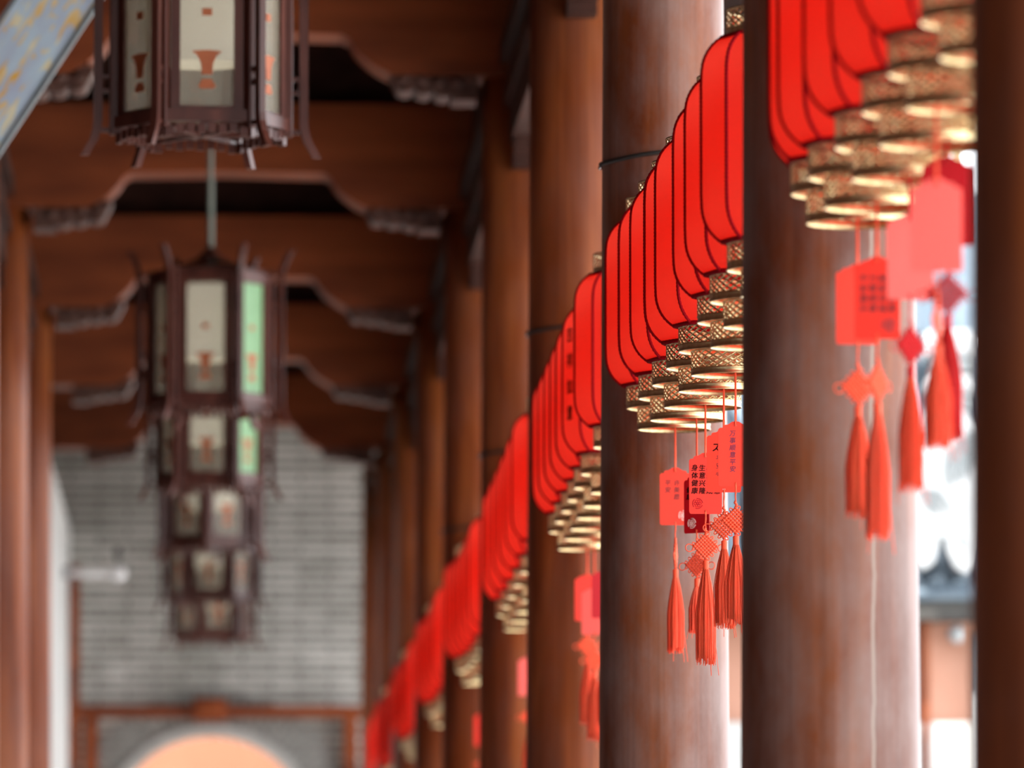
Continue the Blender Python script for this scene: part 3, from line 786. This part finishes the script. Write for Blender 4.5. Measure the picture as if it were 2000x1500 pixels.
# ------------------------------------------------------------------ carved tie beams across the gallery
XB0, XB1 = XLEFT + 0.01, XL - 0.01
XM = 0.055
def beam_prof():
    hb, hs, ht = 3.88, 3.72, 4.20
    pts = [(XB0-0.25, ht), (XB0-0.25, hs), (XM-0.64, hs)]
    cx = XM-0.64
    for k in range(1, 8):
        a = PI/2*k/8; pts.append((cx + 0.17*math.sin(a)*1.0, hs + (hb-hs)*(1-math.cos(a))*0.55 + (hb-hs)*0.45*math.sin(a)))
    pts += [(cx+0.20, hb), (XM, hb+0.008)]
    left = pts[2:-1]
    pts += [(2*XM-x, z) for x, z in reversed(left)]
    pts += [(XB1+0.25, hs), (XB1+0.25, ht)]
    return [(x, z+CAMH) for x, z in pts]
def bracket_prof(sx):
    # carved wing under the beam end: scalloped lower edge
    x0 = XB0 if sx < 0 else XB1; s = 1 if sx < 0 else -1
    pts = [(0, 3.75), (0, 3.625), (0.10, 3.625), (0.10, 3.648)]
    for k in range(3):
        bx = 0.10 + 0.075*k
        for q in range(1, 5):
            a = PI*q/4; pts.append((bx + 0.0375*(1-math.cos(a)), 3.652 + 0.010*k - 0.020*math.sin(a) + (0.011*q/4)))
    pts += [(0.335, 3.705), (0.36, 3.75)]
    return [(x0 + s*x, z+CAMH) for x, z in pts]
bw = 0.165
beam_o = {}
bnames = {3: 'carved tie beam above the blue grey board', 4: 'reddish carved tie beam nearest the top, right of the largest lantern', 5: 'arched tie beam directly behind the rod of the second lantern',
          6: 'arched tie beam behind the top of the second lantern', 7: 'arched tie beam behind the middle of the second lantern', 8: 'farthest arched tie beam above the brick wall', 9: 'plain tie beam against the top of brick wall'}
for i in range(3, 9):
    Y = COLY[i]
    if not beam_o:
        t = empty('tie_beam', (0, Y, 0), 0, bnames[i], 'beam', 'carved tie beams across the gallery')
        bm = bmesh.new(); add_prism(bm, beam_prof(), [], -bw, bw)
        es = [e for e in bm.edges if abs(e.verts[0].co.y - e.verts[1].co.y) < 1e-6 and len(e.link_faces) == 2 and e.calc_face_angle(0) > 0.5]
        bmesh.ops.bevel(bm, geom=es, offset=0.028, segments=3, affect='EDGES', profile=0.5, clamp_overlap=True)
        o1 = mesh_obj('beam', bm, M['beam'], t, False)
        bm = bmesh.new(); add_box(bm, ((XB0+XB1)/2, 0, CAMH + 4.50), (XB1-XB0+0.4, 0.06, 0.72))
        mesh_obj('infill_board', bm, M['dark_timber'], t)
        for s in (-1, 1):
            bm = bmesh.new(); add_prism(bm, bracket_prof(s), [], -bw*0.8, bw*0.8)
            # raised leaf carving on both faces
            x0 = XB0 if s < 0 else XB1
            for k in range(4):
                for yy in (-bw*0.8, bw*0.8):
                    cx = x0 - s*(0.08 + 0.07*k); cz = CAMH + 3.695 + 0.005*k
                    r = bmesh.ops.create_uvsphere(bm, u_segments=8, v_segments=6, radius=1.0)
                    bmesh.ops.transform(bm, matrix=Matrix.Translation((cx, yy, cz)) @ Matrix.Rotation(0.5*s*(-1)**k, 4, 'Y') @ Matrix.Diagonal((0.035, 0.022, 0.022, 1)), verts=r['verts'])
            mesh_obj('carved_bracket', bm, M['carved'], t)
        beam_o[i] = t
    else:
        t = copy_tree(beam_o[3]); t.location = (0, Y, 0); t['label'] = bnames[i]; beam_o[i] = t

# longitudinal beams on the column heads, one per bay and side
def architrave(x, y0, y1, label):
    bm = bmesh.new(); yc, L = (y0+y1)/2, (y1-y0)-0.33
    for zc, w, h in ((3.52, 0.12, 0.14), (3.615, 0.17, 0.05), (3.70, 0.13, 0.12), (3.80, 0.20, 0.07), (3.855, 0.15, 0.04)):
        add_box(bm, (0, 0, zc+CAMH), (w, L, h))
    for s in (-1, 1):                          # stepped corbels against the columns
        for k in range(3):
            add_box(bm, (0, s*(L/2 - 0.06 - 0.05*k), CAMH + 3.43 - 0.04*(2-k) + 0.02), (0.10, 0.12 + 0.05*0, 0.05))
    add_box(bm, (0, 0, 4.37+CAMH), (0.08, L + 0.30, 0.62))     # boarding added up to the roof, blocking light through the gap
    add_box(bm, (0, 0, 3.96+CAMH), (0.06, L + 0.28, 0.24))
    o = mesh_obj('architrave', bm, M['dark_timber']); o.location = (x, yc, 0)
    tag(o, label, 'beam', 'long beams on the column heads')
for i in range(2, 9):
    architrave(XC, COLY[i], COLY[i+1], 'dark moulded beam on the column heads ' + BETW[i])
for i in range(3, 6):
    architrave(XLEFT-0.176, COLY[i], COLY[i+1], 'dark moulded beam on the left-hand column heads, ' + ['nearest one', 'middle one', 'farthest one'][i-3])

# ------------------------------------------------------------------ blue grey gilt board, leaning diagonally at upper left
Yb = COLY[3] - bw - 0.03
a0, a1 = at(-108, 463, Yb), at(196, 2, Yb)
b0 = at(0, 40, Yb); e = (a1-a0); e.y = 0; e.normalize(); nrm = Vector((-e.z, 0, e.x))
wd = (b0-a0).dot(nrm); L = 1.62
t = empty('gilded_board', (a0.x, Yb, a0.z), 0, 'pale blue grey board with gold flecks slanting across the upper left corner', 'board')
t.rotation_euler = (0, -math.atan2(e.z, e.x), 0)
bm = bmesh.new(); add_box(bm, (L/2-0.1, 0, wd/2), (L, 0.05, wd)); bevel_all(bm, 0.006)
mesh_obj('panel', bm, M['gilt'], t)
bm = bmesh.new()
for z in (0.004, wd-0.004): add_box(bm, (L/2-0.1, 0.005, z), (L+0.01, 0.07, 0.014))
mesh_obj('edge_moulding', bm, M['grey_relief'], t)

# ------------------------------------------------------------------ the setting
def slab(name, c, s, mat, rot=None):
    bm = bmesh.new(); add_box(bm, (0, 0, 0), s)
    o = mesh_obj(name, bm, mat, loc=c)
    if rot: o.rotation_euler = rot
    return struct(o)
slab('floor', (0.0, 21, -0.05), (3.6, 72, 0.1), M['stone_floor'])
slab('floor_courtyard', (14.8, 26, -0.12), (26.0, 100, 0.1), M['courtyard'])
# roof: two sloping slabs meeting over the middle, extended unseen behind the viewer to cut light
ang = math.atan2(1.15, 2.25); YR0, YR1 = -15.0, ENDY + 0.3
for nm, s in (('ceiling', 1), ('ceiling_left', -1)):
    W = 2.95 if s > 0 else 2.25; D = 1.15*W/2.25; L = math.hypot(D, W)  # right slope widened to block high sky light
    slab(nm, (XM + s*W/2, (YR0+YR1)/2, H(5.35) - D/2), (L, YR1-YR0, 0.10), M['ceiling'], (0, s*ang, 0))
slab('wall_left_light_block', (-2.05, (YR0+YR1)/2, 2.9), (0.12, YR1-YR0, 5.8), M['dark_timber'])  # unseen dark wall, added to cut light from the left
slab('wall_front_light_block', (0, YR0, 3.2), (4.2, 0.12, 6.4), M['dark_timber'])  # unseen, added behind the viewer to keep back light out
# white side wall at the far left, from the last free column to the end wall
slab('wall_left_far', (-1.13, (COLY[7]+ENDY)/2-0.1, 2.4), (0.16, ENDY-COLY[7]+0.2, 4.8), M['plaster'])
# end wall of thin grey brick with a round-headed doorway
dc = at(412, 1437, ENDY); ARCH_R = 0.735; ac = Vector((dc.x, ENDY, dc.z - ARCH_R))
outer = [(-2.1, 0), (ac.x-ARCH_R, 0)]
outer += [(ac.x - ARCH_R*math.cos(a), ac.z + ARCH_R*math.sin(a)) for a in [PI*k/32 for k in range(33)]]
outer += [(ac.x+ARCH_R, 0), (2.1, 0), (2.1, 5.7), (XM, 6.6), (-2.1, 5.7)]
bm = bmesh.new(); add_prism(bm, outer, [], 0, 0.3)
struct(mesh_obj('wall_back', bm, M['brick'], loc=(0, ENDY, 0)))
bm = bmesh.new(); nb = 44                     # ring of wedge bricks round the doorway
for k in range(nb):
    a_, b_ = PI*(k+0.08)/nb, PI*(k+0.92)/nb; r0, r1 = ARCH_R+0.085, ARCH_R+0.33
    q = [(r0, a_), (r1, a_), (r1, b_), (r0, b_)]
    add_prism(bm, [(ac.x + r*math.cos(a), ac.z + r*math.sin(a)) for r, a in q], [], -0.02, 0.01)
struct(mesh_obj('trim_1', bm, M['arch_brick'], loc=(0, ENDY, 0)))
bm = bmesh.new()
rim_o = [(ac.x + (ARCH_R+0.08)*math.cos(PI*k/40), ac.z + (ARCH_R+0.08)*math.sin(PI*k/40)) for k in range(41)]
rim_i = [(ac.x + (ARCH_R-0.005)*math.cos(PI*k/40), ac.z + (ARCH_R-0.005)*math.sin(PI*k/40)) for k in range(40, -1, -1)]
add_prism(bm, rim_o + rim_i, [], -0.05, 0.12)
struct(mesh_obj('trim_2', bm, M['arch_rim'], loc=(0, ENDY, 0)))
# timber frame over the doorway
lz = at(415, 1391, ENDY).z
xl, xr = at(166, 1450, ENDY).x, at(700, 1450, ENDY).x
bm = bmesh.new(); add_box(bm, ((xl+xr)/2, -0.06, lz), (xr-xl+0.1, 0.12, 0.085))
LINTEL = struct(mesh_obj('trim_3', bm, M['beam'], loc=(0, ENDY, 0)))
for nm, x in (('trim_4', xl+0.045), ('trim_5', xr-0.06)):
    bm = bmesh.new(); add_box(bm, (x, -0.06, (lz-0.04)/2), (0.095, 0.12, lz-0.045))
    struct(mesh_obj(nm, bm, M['beam'], loc=(0, ENDY, 0)))
bm = bmesh.new(); add_box(bm, (0, 0, 0), (0.25, 0.10, 0.17)); add_box(bm, (0, -0.03, 0.0), (0.17, 0.10, 0.11)); bevel_all(bm, 0.012)
p = at(410, 1387, ENDY)
mesh_obj('boss', bm, M['beam'], LINTEL, loc=(p.x, -0.13, p.z))
bm = bmesh.new(); add_box(bm, (0, 0, 2.2), (0.075, 0.10, 4.4))      # slim timber post where the white wall ends
p = at(146, 1100, ENDY-2.3)
struct(mesh_obj('trim_6', bm, M['beam'], loc=(p.x, ENDY-2.3, 0)))
slab('wall_beyond', (0.0, ENDY+5.6, 2.4), (8, 0.2, 4.8), M['orange_wall'])
slab('floor_beyond', (0.0, ENDY+3.0, -0.05), (8, 5.4, 0.1), M['courtyard'])
# wall bracket lamp
pa, pb = at(126, 1120, ENDY-2.9), at(232, 1116, ENDY-2.9)
t = empty('bracket_lamp', (pa.x, ENDY-2.9, pa.z), 0, 'white arm with round white head sticking out of the left white wall', 'lamp')
bm = bmesh.new(); x1 = pb.x-pa.x; add_tube(bm, [(-0.06, 0, 0), (x1, 0, 0)], 0.024, 10); mesh_obj('arm', bm, M['lamp_white'], t, True)
bm = bmesh.new(); bmesh.ops.create_uvsphere(bm, u_segments=16, v_segments=12, radius=0.05); mesh_obj('head', bm, M['lamp_white'], t, True, loc=(x1, 0, 0))
bm = bmesh.new(); add_lathe(bm, [(0.045, -0.035), (0.05, 0), (0.045, 0.04)], 16); mesh_obj('mount', bm, M['white_paint'], t, True, loc=(-0.005, 0, 0))
bm = bmesh.new(); add_lathe(bm, [(0.018, 0.0), (0.028, 0.03), (0.028, 0.06), (0.01, 0.08)], 12); add_tube(bm, [(0, 0, -0.06), (0, 0, 0.01)], 0.008, 6); mesh_obj('cap', bm, M['black'], t, True, loc=(x1-0.005, 0, 0.10))

# ------------------------------------------------------------------ house across the courtyard (seen between the columns)
YB = 43.5
t = empty('courtyard_house', (5.0, YB, 0), 0, 'blurred pale house with white scrolled gable end seen past the right columns', 'house')
def X(px, py=1100): return at(px, py, YB).x
def Zp(py, px=1840): return at(px, py, YB).z
def part(name, mat, x0, x1, z0, z1, y0, y1, bev=0.0):
    bm = bmesh.new(); add_box(bm, ((x0+x1)/2-5.0, (y0+y1)/2, (z0+z1)/2), (x1-x0, y1-y0, z1-z0))
    if bev: bevel_all(bm, bev)
    return mesh_obj(name, bm, mat, t)
xa, xb = 2.2, 8.2
part('wall', M['pink_wall'], xa, xb, 0, Zp(1185), 0.0, 3.0)
part('white_dado', M['plaster'], xa-0.02, xb+0.02, -0.07, Zp(1412), -0.06, 0.0)
part('corner_pillar', M['column'], X(1797), X(1812), 0, Zp(1215), -0.09, -0.01)
part('eave_band', M['eave'], xa-0.1, xb+0.1, Zp(1216), Zp(1182), -0.30, 0.3)
part('fascia', M['grey_relief'], xa-0.1, xb+0.1, Zp(1182), Zp(1140), -0.20, 0.3)
# tiled roof slope with rounded tile rows
bm = bmesh.new(); z0, z1 = Zp(1145), Zp(640)
nrow = 40
for k in range(nrow):
    x = xa + (xb-xa)*(k+0.5)/nrow - 5.0
    add_tube(bm, [(x, -0.30, z0), (x, 1.6, z1)], 0.055, 8)
add_box(bm, ((xa+xb)/2-5.0, 0.65, (z0+z1)/2-0.06), (xb-xa, 2.5, 0.05), Matrix.Rotation(math.atan2(z1-z0, 1.9), 3, 'X'))
mesh_obj('tiled_roof', bm, M['tile'], t, False)
# white gable end with scrolls
gx0, gx1 = X(1775, 900), X(1925, 900)
bm = bmesh.new()
def G(px, py): return (X(px, py)-5.0, Zp(py, px))
sil = [G(1765, 1085), G(1772, 1112), G(1790, 1122), G(1808, 1108), G(1818, 1070), G(1826, 1062), G(1836, 1090), G(1850, 1118), G(1872, 1130), G(1893, 1118), G(1902, 1080), G(1906, 980), G(1908, 880), G(1900, 842), G(1880, 822), G(1840, 812), G(1800, 818), G(1775, 860), G(1766, 960)]
add_prism(bm, sil, [], -0.50, -0.20)
mesh_obj('scrolled_gable', bm, M['white_paint'], t)
for cxp, cyp, rr, n, ang0, ang1 in ((1900, 930, 18, 6, 85, 215), (1795, 1015, 14, 4, 10, 120)):
    c = G(cxp, cyp); bm = bmesh.new()
    for k in range(n):
        r = (rr + 11*k)*0.003
        add_tube(bm, [(c[0] + r*math.cos(math.radians(a)), -0.505, c[1] + r*math.sin(math.radians(a))) for a in range(ang0, ang1, 10)], 0.011, 5)
    add_tube(bm, [(c[0] + q*0.003*math.cos(math.radians((ang0+ang1)/2)), -0.497, c[1] + q*0.003*math.sin(math.radians((ang0+ang1)/2))) for q in (rr-4, rr+11*n)], 0.007, 5)
    mesh_obj('scroll_relief', bm, M['grey_relief'], t)
for q in (G(1824, 1060), G(1862, 1062)):
    bm = bmesh.new(); bmesh.ops.create_uvsphere(bm, u_segments=10, v_segments=8, radius=0.026)
    o = mesh_obj('relief_boss', bm, M['grey_relief'], t, True); o.location = (q[0], -0.50, q[1])
for py0, py1, w0, w1, m in ((658, 716, 1790, 1905, 'white_paint'), (716, 742, 1808, 1895, 'grey_relief'), (742, 788, 1800, 1900, 'white_paint'), (788, 816, 1812, 1892, 'grey_relief')):
    part('ridge_cap', M[m], X(w0, py0), X(w1, py0), Zp(py1), Zp(py0), -0.48, -0.12, 0.012 if m == 'grey_relief' else 0.05)
part('window_shutter', M['tile'], X(1790, 560), X(1925, 560), Zp(652), Zp(380), -0.1, 1.4)
bm = bmesh.new(); bmesh.ops.create_uvsphere(bm, u_segments=14, v_segments=10, radius=0.055); g = G(1863, 1241)
o = mesh_obj('globe_lamp', bm, M['white_paint'], smooth=True, loc=(g[0]+5.0, YB-0.16, g[1]))
tag(o, 'small white globe lamp under the dark eave of the far house', 'lamp')
bm = bmesh.new(); add_tube(bm, [(0, 0, 0.0), (0, 0, Zp(1216))], 0.03, 10)
o = mesh_obj('downpipe', bm, M['white_paint'], smooth=True, loc=(X(1910, 1300), YB-0.15, -0.07))
tag(o, 'thin white downpipe on the far house beside the rightmost column', 'pipe')

# ------------------------------------------------------------------ light
w = bpy.data.worlds.new('sky'); S.world = w; w.use_nodes = True
nt = w.node_tree; nt.nodes.clear()
bg = nt.nodes.new('ShaderNodeBackground'); ow = nt.nodes.new('ShaderNodeOutputWorld')
bg.inputs['Color'].default_value = (0.90, 0.95, 1.0, 1); bg.inputs['Strength'].default_value = 1.0
nt.links.new(bg.outputs['Background'], ow.inputs['Surface'])
sd = bpy.data.lights.new('sun', 'SUN'); sd.energy = 2.8; sd.angle = math.radians(2); sd.color = (1.0, 0.95, 0.87)
so = bpy.data.objects.new('sun', sd); COL.objects.link(so)
dirv = Vector((0.50, 0.42, -0.95)).normalized()      # comes over the gallery roof from the left, from behind the viewer
so.rotation_euler = dirv.to_track_quat('-Z', 'Y').to_euler(); so.location = (-10, -10, 20)

S.view_settings.view_transform = 'Standard'; S.view_settings.look = 'None'
S.view_settings.gamma = 1.0; S.view_settings.use_curve_mapping = False
S.view_settings.exposure = 2.4
S.cycles.use_denoising = True
S.cycles.max_bounces = 10; S.cycles.diffuse_bounces = 6; S.cycles.transparent_max_bounces = 16
